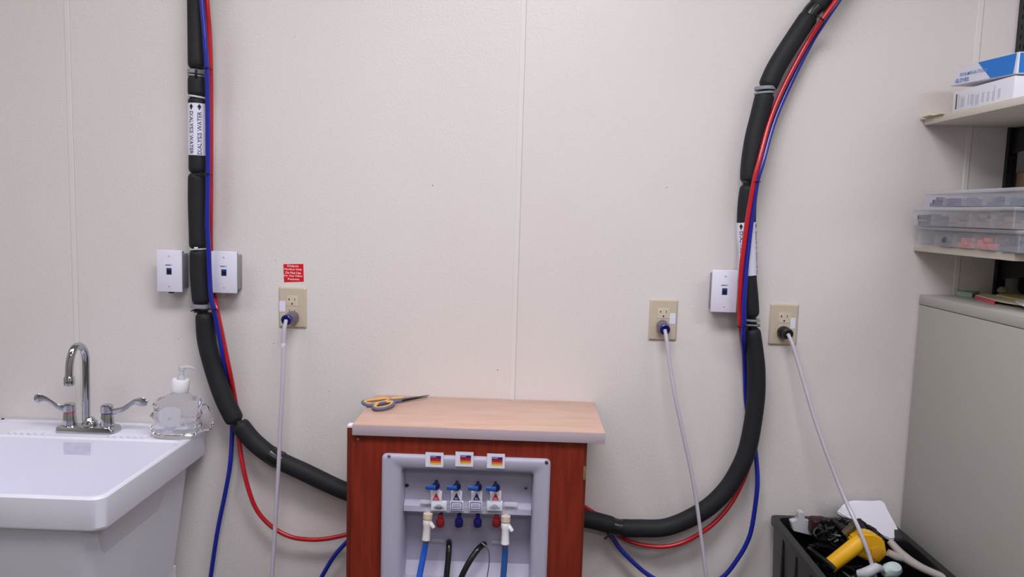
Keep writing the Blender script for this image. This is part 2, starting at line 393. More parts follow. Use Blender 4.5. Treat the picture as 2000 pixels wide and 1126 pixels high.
loft(b, rings, True, True); obj('body', b, CLEAR, so, smooth=25)
b = BM(); rings = [[Vector((bx+.003+.036*u, by-.041-.0014*(1-abs(u)), SZ+.035+v)) for u, v in ((-1+2*i/10, 0) for i in range(11))], []]
fl = lambda u, v: Vector((bx+.006+u, by-.0425, SZ+.066+v))
prism(b, [fl(-.03, -.026), fl(.028, -.026), fl(.03, .018), (fl(.012, .028)), fl(-.012, .026), fl(-.031, .012)], (0, .0015, 0)); obj('label', b, FROST, so, label='frosted label panel')
ax = Vector((.12, 0, 1)).normalized(); cb = Vector((bx+.014, by, SZ+.127))
b = BM(); lathe(b, [(.0225, 0), (.0235, .003), (.0228, .030), (.021, .033)], cb, ax, 32); obj('cap', b, WHITECAP, so)
b = BM(); lathe(b, [(.011, .0), (.010, .008), (.0065, .012), (.0065, .024), (.009, .026), (.0095, .034), (.006, .038)], cb+ax*.033, ax, 20)
t0 = cb+ax*.066; tube(b, *smoothpath([t0, t0+Vector((.012, .006, .001)), t0+Vector((.026, .014, -.005))], [.0055, .005, .0035], .004), n=12)
obj('pump_head', b, FROST, so)
cup = BM(); n = 14; rings = []
for k, (r, h) in enumerate([(.017, 0), (.022, .01), (.025, .03), (.021, .045), (.017, .062), (.012, .070)]):
    rings.append([Vector((-.893+.010*(1-h*10)+r*.9*math.cos(2*math.pi*j/n)*random.uniform(.9, 1.1), -.052+r*math.sin(2*math.pi*j/n)*random.uniform(.9, 1.1), SZ+.008+h)) for j in range(n)])
loft(cup, rings, True, True); obj('plastic_cup', cup, CLEAR, None, 'small crumpled clear plastic cup behind the pump bottle on the sink corner', 'cup', smooth=20)

# ------------------------------------------------------------------ insulated pipes
YP = -.046
def pipe_thing(name, label, cat, core, segs, ties, loc):
    t = thing(name, loc, label, cat)
    P, R = smoothpath([PY(x, y, Y) for x, y, Y in core], .0150, .02)
    b = BM(); tube(b, P, R, 14); obj('inner_pipe', b, BLACK, t)
    for s in segs:
        r = s[0]; P, _ = smoothpath([PY(x, y, YP) for x, y in s[1]], r, .006)
        m = len(P); R = []
        L = [0]
        for i in range(1, m): L.append(L[-1]+(P[i]-P[i-1]).length)
        for i in range(m):
            d = min(L[i], L[-1]-L[i]); k = min(1, d/.014); R.append(r*(.76+.24*math.sqrt(max(0, 1-(1-k)**2)))*(1+.012*math.sin(L[i]*31)))
        b = BM(); tube(b, P, R, 24); obj('foam_sleeve', b, FOAM, t)
    return t
def band(t, px, py, r, wdt, m, tilt=(0, 0, 1), name='strap', Y=YP, lab=None):
    c = PY(px, py, Y); ax = Vector(tilt).normalized(); b = BM()
    lathe(b, [(r-.001, -wdt/2), (r, -wdt/2+.0008), (r, wdt/2-.0008), (r-.001, wdt/2)], c, ax, 28); return obj(name, b, m, t, label=lab)
LS = [(.0240, [(380, -540), (381, -430), (382, -330)]), (.0240, [(382, -322), (383, -200), (383.5, -70)]), (.0235, [(384, -62), (384, 40), (385.5, 134)]), (.0245, [(385.5, 148), (386, 190)]), (.0245, [(386, 191), (386.5, 260), (387, 338)]),
      (.0245, [(386, 339), (386, 410), (388, 485)]), (.0250, [(389, 487), (390, 540), (394, 592)]),
      (.0255, [(400.5, 611), (403.5, 660), (412, 700), (424, 740), (439, 780), (460, 823)]),
      (.0250, [(466, 826), (496, 862), (538, 894), (598, 923), (657, 951), (700, 968)])]
lp = pipe_thing('insulated_water_pipe', 'black foam-insulated pipe curving down the wall left of the cabinet', 'pipe',
    [(380, -540, YP), (384, -60, YP), (385, 100, YP), (386, 300, YP), (388, 485, YP), (394, 590, YP), (402, 650, YP), (424, 740, YP), (462, 823, YP), (538, 894, YP), (657, 951, YP), (700, 968, YP)], LS, None, (-.9, YP, 1.5))
band(lp, 384, 141, .0230, .011, GREYTIE, (.06, 0, 1), 'pipe_clamp', lab='grey toothed pipe clamp')
band(lp, 384, 149, .0230, .005, GREYTIE, (.06, 0, 1), 'pipe_clamp')
b = BM(); c = PY(383, 143, YP-.024); box(b, c-Vector((.003, .003, .012)), c+Vector((.003, .003, .010)), .001); obj('clamp_lock', b, BLACK, lp)
band(lp, 386, 190, .0250, .005, WHITETIE, (.12, 0, 1), 'cable_tie', lab='pale cable tie')
band(lp, 388, 486, .0235, .004, WHITETIE, (-.06, 0, 1), 'cable_tie', lab='pale cable tie')
b = BM(); c = PY(383, 485, YP-.025); box(b, c-Vector((.005, .003, .004)), c+Vector((.005, .003, .004)), .0015); obj('tie_lock', b, WHITETIE, lp)
band(lp, 392, 597, .0255, .011, GREYTIE, (.02, 0, 1), 'pipe_clamp', lab='grey pipe clamp')
band(lp, 394, 605, .0215, .007, BLACK, (-.2, 0, 1), 'cable_tie'); band(lp, 385, 603, .018, .003, BLACK, (-.4, 0, 1), 'cable_tie')
b = BM(); P, _ = smoothpath([PY(526, 886, YP), PY(538, 894, YP), PY(550, 900, YP)], 1, .005); tube(b, P, .0262, 24); obj('tape_wrap', b, BLACKRUB, lp)
def tie_loop(t, pts, r=.0016, m=BLACK):
    P, R = smoothpath([PY(*p) for p in pts], r, .004); b = BM(); tube(b, P, R, 8); obj('cable_tie', b, m, t)
tie_loop(lp, [(384, 131, -.073), (396, 132, -.077), (404, 132, -.088), (413, 133, -.062), (412, 132, -.038)])
tie_loop(lp, [(383, 340, -.072), (398, 338, -.072), (405, 339, -.086), (414, 340, -.062), (412, 340, -.038)])
tie_loop(lp, [(385, 603, -.073), (400, 604, -.074), (418, 603, -.082), (426, 605, -.060), (424, 605, -.040)])

def pipe_label(t, top, bot, r, lines, Y=YP):
    A = PY(*bot, Y); B = PY(*top, Y); ax = (B-A); L = ax.length; ax.normalize()
    b = BM(); lathe(b, [(r-.001, 0), (r, .0004), (r, L-.0004), (r-.001, L)], A, ax, 36); lb = obj('pipe_marker', b, STICK, t, label='white printed pipe marker reading DIALYSIS WATER')
    right = Vector((1, 0, 0)); right = (right-ax*right.dot(ax)).normalized(); fr = ax.cross(right)
    if fr.y > 0: fr = -fr
    mid = (A+B)/2; rr = r+.0004
    def cyl(s, h): a = s/rr; return mid+ax*h+right*(rr*math.sin(a))+fr*(rr*math.cos(a))
    for s0, d in lines:
        b = BM(); text(b, 'DIALYSIS WATER', (lambda u, v: cyl(s0-v, -u-.009)) if d < 0 and False else ((lambda u, v: cyl(s0+v, -u-.010)) if d < 0 else (lambda u, v: cyl(s0-v, u-.010))), L*.82, .0108)
        z = L*.44
        for q in ([(-.0045, z-.0045), (.0045, z-.0045), (.0045, z), (0, z+.006), (-.0045, z)], [(-.002, z-.0095), (.002, z-.0095), (.002, z-.0045), (-.002, z-.0045)]):
            b.faces.new([b.verts.new(cyl(s0+x, y)) for x, y in q])
        obj('lettering', b, INK, lb, smooth=0)
pipe_label(lp, (386, 203), (386.5, 304), .0256, [(-.0065, -1), (.0150, 1)])

RS = [(.0245, [(1100, 1006), (1148, 1013), (1200, 1026)]), (.0245, [(1210, 1030), (1245, 1031), (1304, 1028), (1368, 1000), (1410, 965), (1440, 922), (1461, 872), (1475, 790), (1477, 730), (1474, 691), (1467, 642)]),
      (.0245, [(1465, 618), (1463.5, 590), (1459, 530), (1457.5, 450), (1459, 400), (1463.5, 362)]), (.0250, [(1464, 356), (1466, 320), (1473, 270), (1484, 225), (1495, 182)]),
      (.0250, [(1498, 172), (1512, 140), (1529, 110), (1556, 68), (1582, 30)]), (.0245, [(1592, 18), (1612, -8), (1650, -60), (1710, -150)]), (.0245, [(1716, -159), (1790, -270), (1850, -380), (1890, -490)])]
rp = pipe_thing('insulated_water_pipe', 'black foam-insulated pipe curving up the wall right of the cabinet', 'pipe',
    [(1100, 1006, YP), (1148, 1013, YP), (1245, 1031, YP), (1304, 1028, YP), (1368, 1000, YP), (1440, 922, YP), (1475, 790, YP), (1474, 691, YP), (1464, 600, YP), (1457.5, 450, YP), (1466, 320, YP), (1495, 182, YP), (1529, 110, YP), (1586, 25, YP), (1650, -60, YP), (1716, -159, YP), (1790, -270, YP), (1850, -380, YP), (1895, -505, YP)], RS, None, (.6, YP, 1.4))
band(rp, 1494, 173, .0270, .009, GREYTIE, (-.04, 0, 1), 'pipe_clamp', lab='grey pipe clamp'); band(rp, 1493, 182, .0262, .006, GREYTIE, (-.08, 0, 1), 'pipe_clamp')
band(rp, 1466, 624, .0250, .005, GREYTIE, (.02, 0, 1), 'cable_tie', lab='grey cable tie'); band(rp, 1466, 633, .0250, .004, GREYTIE, (.02, 0, 1), 'cable_tie')
tie_loop(rp, [(1484, 636, -.064), (1466, 637, -.073), (1452, 637, -.088), (1443, 638, -.082), (1441, 637, -.06)])
tie_loop(rp, [(1448, 354, -.064), (1462, 356, -.073), (1474, 355, -.088), (1483, 355, -.08), (1485, 355, -.06)])
tie_loop(rp, [(1590, 26, -.072), (1600, 33, -.086), (1609, 40, -.086), (1610, 42, -.06)], .002)
b = BM(); P, _ = smoothpath([PY(1578, 34, YP), PY(1586, 22, YP), PY(1598, 10, YP)], 1, .004); tube(b, P, [.0205, .0235, .0205] if len(P) == 3 else .0225, 20); obj('tape_wrap', b, BLACKRUB, rp)
b = BM(); P, _ = smoothpath([PY(1196, 1026, YP), PY(1206, 1029, YP), PY(1216, 1030, YP)], 1, .004); tube(b, P, .0235, 20)
tube(b, [PY(1192, 1036, -.07), PY(1188, 1046, -.075), PY(1180, 1052, -.078)], .003, 8); tube(b, [PY(1190, 1040, -.07), PY(1194, 1050, -.075)], .004, 8); obj('tape_wrap', b, BLACKRUB, rp)
pipe_label(rp, (1457.5, 434), (1460, 537), .0256, [(-.0215, -1), (.0270, 1)])

def tubes(name, label, cat, pts, r, m, step=.012):
    P, R = smoothpath([PY(*p) for p in pts], r, step); b = BM(); tube(b, P, R, 12)
    return obj(name, b, m, None, label, cat, smooth=60)
RR = .0064
tubes('red_tube', 'red plastic tube hanging in a loop left of the cabinet', 'tube', [(396, -540, -.066), (398, -300, -.066), (401, -60, -.066), (405, 10, -.064), (409, 60, -.055), (411.5, 130, -.050), (412, 200, -.046), (412, 340, -.046), (411.5, 420, -.042), (411.5, 475, -.020), (414, 530, -.014), (418, 575, -.020), (424, 605, -.046), (441.5, 690, -.046), (450.5, 733, -.036), (457, 768, -.016), (462, 800, -.012), (466, 850, -.02), (473, 902, -.04), (486, 957, -.045), (502.6, 997, -.045), (530, 1027, -.045), (566, 1047, -.045), (605, 1053, -.045), (640, 1051, -.045), (678, 1043, -.045), (705, 1035, -.045)], RR, RED)
tubes('blue_tube', 'blue plastic tube running down from the left pipe beside the sink', 'tube', [(388, -540, -.080), (389, -300, -.080), (391, -60, -.080), (394, 0, -.080), (399, 60, -.080), (403.5, 130, -.078), (405.5, 200, -.074), (406, 340, -.074), (405, 430, -.074), (407, 475, -.074), (409, 530, -.070), (412, 578, -.070), (418, 605, -.070), (426, 645, -.060), (435, 693, -.050), (443, 733, -.030), (449, 760, -.013), (453, 800, -.010), (453.5, 838, -.014), (450, 902, -.03), (441, 957, -.03), (425, 1036, -.03), (411.5, 1126, -.03), (402, 1200, -.03)], RR, BLUE)
tubes('blue_tube', 'short blue plastic tube dropping from the lower left edge of the cabinet', 'tube', [(705, 1030, -.045), (678, 1057, -.045), (655, 1082, -.045), (636, 1112, -.045), (622, 1140, -.045), (600, 1200, -.045)], RR, BLUE)
tubes('red_tube', 'red plastic tube tied to the pipe right of the cabinet', 'tube', [(1110, 968, -.03), (1143, 990, -.015), (1165, 1005, -.012), (1200, 1038, -.015), (1235, 1058, -.035), (1286, 1067, -.045), (1330, 1060, -.045), (1375, 1036, -.045), (1410, 1005, -.035), (1438, 965, -.018), (1462, 910, -.010), (1470, 850, -.008), (1468, 780, -.008), (1456, 710, -.016), (1449, 665, -.040), (1446, 636, -.070), (1444.5, 600, -.074), (1445.5, 565, -.079), (1448, 520, -.082), (1452, 489, -.082), (1461, 421, -.082), (1472.6, 354, -.082), (1481, 320, -.080), (1502, 241, -.060), (1530.6, 170, -.050), (1576, 85, -.050), (1607, 37, -.070), (1633, 0, -.072), (1662, -45, -.072), (1730, -145, -.072), (1804, -260, -.072), (1864, -370, -.072), (1905, -500, -.072)], RR, RED)
tubes('blue_tube', 'blue plastic tube looping below and tied to the right pipe', 'tube', [(1180, 1030, -.030), (1196, 1049, -.030), (1212, 1072, -.034), (1243, 1103, -.038), (1273, 1126, -.04), (1320, 1148, -.04), (1370, 1148, -.04), (1412, 1126, -.04), (1443, 1087, -.04), (1460, 1056, -.04), (1469, 1026, -.04), (1478, 964, -.04), (1479.5, 930, -.035), (1476, 885, -.022), (1470, 850, -.012), (1462, 815, -.010), (1457, 780, -.012), (1455, 730, -.018), (1453, 690, -.040), (1451, 661, -.070), (1453, 629, -.080), (1453.5, 586, -.084), (1457.6, 523, -.082), (1461, 489, -.080), (1469, 421, -.078), (1479, 354, -.078), (1489, 320, -.074), (1511, 241, -.050), (1541, 170, -.038), (1582, 88, -.038), (1611, 41, -.058), (1637, 3, -.060), (1666, -42, -.060), (1738, -145, -.060), (1812, -260, -.060), (1872, -370, -.060), (1912, -495, -.060)], RR, BLUE)

# ------------------------------------------------------------------ data outlets on surface boxes
def data_plate(px0, py0, px1, py1, label, txt, nub):
    a = PY(px0, py0, -.05); c = PY(px1, py1, -.05); cx, cz = (a.x+c.x)/2, (a.z+c.z)/2; wd, ht = .0705, .1155
    t = thing('data_outlet', (cx, 0, cz), label, 'outlet', 'network outlets')
    b = BM(); box(b, (cx-wd/2, -.0525, cz-ht/2), (cx+wd/2, -.046, cz+ht/2), .003, 2); pl = obj('cover_plate', b, WHITEP, t)
    b = BM(); box(b, (cx-wd/2+.006, -.046, cz-ht/2+.008), (cx+wd/2-.004, 0, cz+ht/2-.010), .003); box(b, (cx+.012, -.046, cz+ht/2-.012), (cx+.024, -.012, cz+ht/2-.005), .001); obj('surface_box', b, GREYBOX, t)
    if nub: b = BM(); box(b, (cx-.006, -.046, cz-ht/2-.004), (cx+.006, -.036, cz-ht/2+.002), .001); obj('cable_nub', b, BLACK, t)
    b = BM(); box(b, (cx-.0072, -.0533, cz-.0095), (cx+.0072, -.0523, cz+.0085), .0005)
    j = obj('jack', b, JACK, t, label='blue network jack')
    b = BM(); prism(b, [Vector((cx-.0055, -.0537, cz-.0045)), Vector((cx-.003, -.0537, cz-.008)), Vector((cx+.003, -.0537, cz-.008)), Vector((cx+.0055, -.0537, cz-.0045)), Vector((cx+.0055, -.0537, cz+.003)), Vector((cx-.0055, -.0537, cz+.003))], (0, .001, 0)); obj('port', b, JACKD, j)
    for s in (-1, 1):
        b = BM(); lathe(b, [(.0030, 0), (.0026, .0012)], (cx, -.0524, cz+s*.0415), (0, -1, 0), 12); sc = obj('screw', b, WHITEP, t)
        b = BM(); box(b, (cx-.0022, -.0540, cz+s*.0415-.0005), (cx+.0022, -.0535, cz+s*.0415+.0005)); obj('slot', b, INK, sc)
    b = BM(); text(b, txt, flat((cx-.001, 0, cz+.0165), -.0529), .0180, .0036); obj('lettering', b, INK, pl, smooth=0)
    return t
data_plate(305.5, 487, 356.5, 570.5, 'white network outlet left of the left pipe', 'BIMED1', True)
data_plate(412, 490, 464, 572.5, 'white network outlet just right of the left pipe', 'BIMED2', False)
data_plate(1388.5, 527, 1441, 609.5, 'white network outlet touching the right pipe', 'BIMED3', False)

# ------------------------------------------------------------------ power outlets
def power_outlet(px0, py0, px1, py1, label, stick, plugp):
    a = PY(px0, py0, -.004); c = PY(px1, py1, -.004); cx, cz = (a.x+c.x)/2, (a.z+c.z)/2; wd, ht = .0785, .1165
    t = thing('power_outlet', (cx, 0, cz), label, 'outlet', 'power outlets')
    b = BM(); f = lambda s, y: [Vector((x, y, z)) for x, z in rrect(cx-wd/2+s, cx+wd/2-s, cz-ht/2+s, cz+ht/2-s, .004, 3)]
    loft(b, [f(0, 0), f(0, -.0025), f(.0045, -.0062)], True, True); obj('cover_plate', b, IVORY, t, smooth=20)
    b = BM(); box(b, (cx-.0170, -.0080, cz-.0335), (cx+.0170, -.0055, cz+.0335), .0006); rc = obj('receptacle', b, IVORY2, t)
    b = BM()
    for s in (-1, 1):
        q = cz+s*.0165
        box(b, (cx-.0090, -.0084, q+.0035), (cx-.0075, -.0078, q+.0105)); box(b, (cx+.0060, -.0084, q+.0035), (cx+.0075, -.0078, q+.0105))
        if s > 0: box(b, (cx-.0120, -.0084, q+.0062), (cx-.0085, -.0078, q+.0078))
        lathe(b, [(.0024, 0), (.0024, .0006)], (cx-.0005, -.0078, q-.0055), (0, -1, 0), 12)
        box(b, (cx-.0168, -.0083, q-.0120), (cx+.0168, -.0079, q-.0115))
    obj('slots', b, DARKHOLE, rc)
    for s in (-1, 1):
        b = BM(); lathe(b, [(.0028, 0), (.0024, .001)], (cx, -.0062, cz+s*.0480), (0, -1, 0), 12); obj('screw', b, IVORY, t)
    p = PY(stick[0], stick[1], -.007); b = BM(); box(b, (p.x-.0085, -.0072, p.z-.0150), (p.x+.0085, -.0061, p.z+.0150)); obj('white_sticker', b, STICK, t, label='blank white sticker')
    return t, cx, cz
power_outlet(544.5, 559.5, 598.5, 640.5, 'beige power outlet below the red label', (551.5, 598), None)
power_outlet(1268.5, 585.5, 1322, 663, 'beige power outlet left of the right pipe', (1313.5, 622), None)
power_outlet(1503, 593.5, 1558, 673, 'beige power outlet right of the right pipe', (1547.5, 631), None)
def cord(label, root, tip, pts, ringm, plugm, r=.0052):
    a = PY(*root); e = PY(*tip); d = (e-a).normalized(); L = (e-a).length
    t = thing('power_cord', a, label, 'cord', 'power cords')  # a power cord with its plug, ring and cable
    b = BM(); lathe(b, [(.0165, 0), (.0175, .004), (.0172, L*.45), (.0150, L*.55), (.0130, L*.75)], a, d, 24); obj('plug', b, plugm, t)
    b = BM(); lathe(b, [(.0120, L*.70), (.0142, L*.72), (.0142, L*.97), (.0125, L), (.0075, L+.0002), (.0075, L-.003)], a, d, 24); obj('plug_ring', b, ringm, t)
    P, R = smoothpath([e-d*.004]+[PY(*q) for q in pts], r, .015); b = BM(); tube(b, P, R, 12); obj('cable', b, CORD, t)
    return t
cl = cord('pale lavender power cord hanging from the outlet below the red label', (573, 618, -.0085), (558, 625, -.062),
     [(555.5, 640, -.068), (554, 665, -.07), (553, 720, -.078), (549.5, 800, -.085), (546, 870, -.09), (543, 930, -.095), (538.5, 1010, -.10), (533.5, 1090, -.105), (528, 1180, -.11)], PLUGBLUE, PLUG, .0056)
b = BM(); c = PY(553.5, 674, -.0712); lathe(b, [(.0060, -.006), (.0060, .006)], c, (0, 0, 1), 14); obj('cord_tag', b, STICK, cl)
cord('pale lavender power cord hanging from the outlet left of the right pipe', (1293.5, 635, -.0085), (1299, 644, -.055),
     [(1302.5, 665, -.062), (1308, 710, -.07), (1319, 775, -.082), (1335, 850, -.09), (1348, 910, -.095), (1359, 970, -.10), (1367, 1030, -.105), (1376, 1100, -.11), (1386, 1180, -.115)], PLUGBLUE, PLUG)
cord('pale lavender power cord slanting from the rightmost outlet down into the black bin', (1529, 648, -.0085), (1540, 652, -.050),
     [(1547, 670, -.058), (1558, 705, -.07), (1573, 757, -.09), (1592, 820, -.11), (1613, 880, -.13), (1634, 935, -.15), (1655, 985, -.18), (1672, 1020, -.215), (1689, 1060, -.240), (1701, 1095, -.248), (1710, 1130, -.26), (1714, 1180, -.26)], BLACK, BLACK)
# red warning label
p = PY(573.5, 532.5, 0); wl = BM(); P = [PY(553.5, 515.5), PY(592.5, 515), PY(593.5, 549.5), PY(555, 550.5)]
prism(wl, [Vector((q.x, -.0008, q.z)) for q in P], (0, .0007, 0))
wlo = obj('warning_label', wl, REDL, None, 'red warning label with white lettering above the left power outlet', 'label', smooth=0)
b = BM()
for i, (s, wd) in enumerate([('Dialysis', .032), ('Machine Only', .050), ('Do Not Use', .043), ('For Any Other', .053), ('Purpose', .032)]):
    text(b, s, flat(PY(572.5+i*.3, 519.5+6.4*i), -.0013), wd, .0068, off=.02)
obj('lettering', b, WHITEINK, wlo, smooth=0)

# ------------------------------------------------------------------ cabinet
CF = -.2965; CT = .9263
cab = thing('cabinet', (-.12, -.15, 0), 'cherry wood cabinet with peach laminate top standing against the wall', 'cabinet')
tl, tr = -.4115, .2075
b = BM(); box(b, (tl, CF-.004, CT-.027), (tr, -.002, CT), .0015, 2); tp = obj('worktop', b, PEACH, cab)
b = BM(); box(b, (tl-.0006, CF-.0052, CT-.0268), (tr+.0006, CF-.0040, CT-.0012), .0004); box(b, (tr, CF-.0040, CT-.0268), (tr+.0008, -.002, CT-.0012)); box(b, (tl-.0008, CF-.0040, CT-.0268), (tl, -.002, CT-.0012)); obj('edge_band', b, MAUVE, tp)
BF = CF+.012     # cabinet front plane
l0 = PY(677.5, 900, BF).x; r0 = PY(1146, 900, BF).x
b = BM(); box(b, (tl+.001, BF+.014, 0), (tl+.014, -.013, CT-.0272), .0008); obj('side_panel', b, CHERRYD, cab)
b = BM(); box(b, (l0, BF, 0), (tl-.0012, BF+.013, CT-.014), .0008); box(b, (tl-.0012, BF, 0), (l0+.0122, BF+.013, CT-.0275), .0008); obj('front_post', b, CHERRYD, cab)
b = BM(); box(b, (l0+.0006, BF+.0005, CT-.014), (tl-.0014, BF+.022, CT-.007), .001); obj('raw_edge', b, WHITECAP, cab, label='white raw panel edge')
b = BM(); box(b, (r0-.012, BF+.004, 0), (r0, -.013, CT-.0275), .0008); obj('side_panel', b, CHERRYD, cab)
ha = PY(748, 882, BF); hb = PY(1076, 882, BF); HX0, HX1, HZ1, HZ0 = ha.x, hb.x, ha.z, .47
b = BM(); fx0, fx1, ft = l0+.0125, r0-.0075, CT-.0275
for a, c in (((fx0, .02), (HX0+.012, ft)), ((HX1-.012, .02), (fx1, ft)), ((HX0+.012, HZ1-.010), (HX1-.012, ft)), ((HX0+.012, .02), (HX1-.012, HZ0+.012))):
    box(b, (a[0], BF-.006, a[1]), (c[0], BF+.012, c[1]))
bmesh.ops.remove_doubles(b, verts=b.verts, dist=1e-5)
obj('front_panel', b, CHERRY, cab, smooth=0)
b = BM(); box(b, (tl+.014, -.022, .05), (r0-.012, -.014, CT-.03)); obj('back_panel', b, CHERRYD, cab, smooth=0)
p = PY(699.5, 857, BF-.007); b = BM(); lathe(b, [(.0035, 0), (.003, .0025), (.001, .003)], p, (0, -1, 0), 12); obj('brass_screw', b, BRASS, cab, label='small brass screw')
p0 = PY(1141, 909, BF); p1 = PY(1141, 934, BF); b = BM(); lathe(b, [(.0035, p1.z), (.0035, p0.z-.004), (.0022, p0.z)], (p0.x+.0008, BF-.0045, 0), n=12); obj('hinge', b, BRASS, cab, label='brass hinge')

# ------------------------------------------------------------------ dialysis supply box in the cabinet front
HF = BF-.0065
hb_ = thing('dialysis_supply_box', ((HX0+HX1)/2, HF, HZ0), 'grey recessed supply box with valves and labels set in the cabinet front', 'supply box')
i0, i1 = PY(784, 925, HF).x, PY(1043, 925, HF).x; it = PY(900, 917, HF).z
def r4(x0, x1, z0, z1, r, y): return [Vector((a, y, c)) for a, c in rrect(x0, x1, z0, z1, r, 5)]
DB = HF+.085
b = BM()
loft(b, [r4(HX0, HX1, HZ0, HZ1, .012, HF), r4(HX0, HX1, HZ0, HZ1, .012, HF-.006), r4(HX0+.004, HX1-.004, HZ0+.004, HZ1-.004, .010, HF-.0105), r4(HX0+.010, HX1-.010, HZ0+.010, HZ1-.010, .008, HF-.0115),
         r4(i0-.006, i1+.006, HZ0+.030, it+.006, .010, HF-.0085), r4(i0, i1, HZ0+.036, it, .010, HF-.003), r4(i0+.003, i1-.003, HZ0+.04, it-.002, .010, HF+.03), r4(i0+.004, i1-.004, HZ0+.045, it-.003, .010, DB+.004)])
obj('housing', b, GREYABS, hb_, smooth=45)
zt = PY(900, 930, HF+.035).z; z1 = PY(900, 984, HF+.032).z; z2 = PY(900, 1001, HF+.018).z
prof = [(DB+.005, it+.0), (HF+.040, it), (HF+.040, z1+.006), (HF+.019, z1-.003), (HF+.018, z2), (HF+.060, z2-.010), (HF+.078, z2-.03), (HF+.080, .542), (HF+.055, .51), (HF+.030, HZ0+.035), (DB+.006, HZ0+.035)]
b = BM(); prism(b, [Vector((i0+.0035, y, z)) for y, z in prof], (i1-i0-.007, 0, 0)); obj('inner_panel', b, GREYABS, hb_, smooth=25)
for px, py, m, Y in ((1067.5, 902, STEEL, HF-.0105), (760, 889, GREYABS, HF-.0105), (795, 947, DSTEEL, HF+.0395), (1027, 952, STEEL, HF+.0395)):
    p = PY(px, py, Y); b = BM(); lathe(b, [(.0048, 0), (.0044, .002), (.0022, .0034)], p, (0, -1, 0), 14); sc = obj('screw', b, m, hb_)
    b = BM(); box(b, p+Vector((-.003, -.0042, -.0006)), p+Vector((.003, -.0036, .0006))); box(b, p+Vector((-.0006, -.0042, -.003)), p+Vector((.0006, -.0036, .003))); obj('cross_slot', b, INK, sc)
for px, py in ((848.5, 897), (907, 896), (968.5, 899.5)):     # three hazard-colour stickers
    p = PY(px, py, HF-.0115); b = BM(); quad(b, p, HF-.0122, .0440, .0370); st = obj('sticker', b, STICK, hb_)
    q = p+Vector((.003, 0, -.001))
    for k, (m, nm, hh) in enumerate(((PURPLE, 'purple_band', .0065), (CRIMSON, 'crimson_band', .0065), (ORANGE, 'orange_band', .005), (YELLOWB, 'yellow_band', .0035))):
        zc = [.0078, .0013, -.0045, -.0087][k]
        b = BM(); quad(b, q+Vector((0, 0, zc)), HF-.0127, .0265, hh); obj(nm, b, m, st, smooth=0)
    b = BM(); text(b, 'DIASAFE', flat(q+Vector((-.005, 0, .0085)), -.0003+HF-.0127), .013, .0028); obj('lettering', b, STICK, st, smooth=0)
VX = []
for k, (px, py, tx, m, hm, cm) in enumerate(((850, 947, 852, REDP, 0, CAPR), (891, 948, 891.5, NAVY, 0, CAPB), (932, 949, 931, NAVY, 0, CAPB), (967, 950, 968, REDP, 0, CAPR))):
    p = PY(px, py, HF+.012)
    v = BM(); lathe(v, [(.0038, 0), (.0038, -.030)], p, (0, -1, 0), 14); lathe(v, [(.0085, 0), (.0095, .002), (.0095, .010), (.0075, .013)], p+Vector((.003, 0, 0)), (0, -1, 0), 20)
    va = obj('valve', v, HUBD, hb_)
    b = BM(); P, R = smoothpath([p+Vector((.003, -.014, 0)), p+Vector((-.008, -.015, -.0008)), p+Vector((-.0215, -.013, 0))], [.0066, .0058, .0055], .004); tube(b, P, R, 12, ref=(0, 1, 0), flat=.45); obj('lever', b, HANDLE, va, label='blue valve lever')
    c = PY(tx, 968.5, HF+.010); b = BM(); box(b, c+Vector((-.0140, 0, -.0135)), c+Vector((.0140, .004, .0135)), .001); box(b, c+Vector((-.007, .003, -.008)), c+Vector((.007, .031, .008))); cd = obj('triangle_card', b, STICK, hb_)
    b = BM(); b.faces.new([b.verts.new(c+Vector(q)) for q in ((-.0088, -.0006, -.0095), (.0088, -.0006, -.0095), (0, -.0006, .0095))]); obj('triangle', b, m, cd, smooth=0)
    b = BM(); text(b, 'RO', flat(c+Vector((0, 0, -.0055)), c.y-.0009), .0072, .0042); obj('lettering', b, STICK, cd, smooth=0)
    c = PY((857, 892, 929, 966)[k], 987.5, HF+.010); b = BM(); box(b, c+Vector(((-.0195 if k in (0, 3) else -.0165), 0, -.0125)), c+Vector(((.0195 if k in (0, 3) else .0165), .010, .0115)), .001); cd = obj('name_card', b, STICK, hb_)
    b = BM()
    if k in (1, 2):
        for s in (-1, 1):
            box(b, c+Vector((-.014, -.0005, s*.0088-.0008)), c+Vector((.014, 0, s*.0088+.0008))); box(b, c+Vector((s*.0132-.0008, -.0005, -.009)), c+Vector((s*.0132+.0008, 0, .009)))
        for z in (-.004, 0, .004): box(b, c+Vector((-.010, -.0005, z-.0005)), c+Vector((.010, 0, z+.0005)))
        obj('printed_frame', b, NAVY, cd, smooth=0)
    else:
        lathe(b, [(.0095, 0), (.0095, .0005)], c+Vector((0, 0, -.003)), (0, -1, 0), 24, sx=.75); box(b, c+Vector((-.0135, -.0005, -.0085)), c+Vector((.0135, 0, -.002))); obj('printed_emblem', b, GREYP, cd, smooth=0)
    # capped port below
    c = PY((860, 896.5, 933, 969.5)[k], 1017, HF+.022); b = BM(); lathe(b, [(.0055, .018), (.0055, .006), (.0098, .005), (.0105, .0), (.0105, -.011), (.0085, -.014)], c, n=20)
    tube(b, [c+Vector((0, 0, .012)), c+Vector((0, .05, .012))], .004, 8); obj('capped_port', b, cm, hb_, label=('red' if cm is CAPR else 'blue')+' capped port')
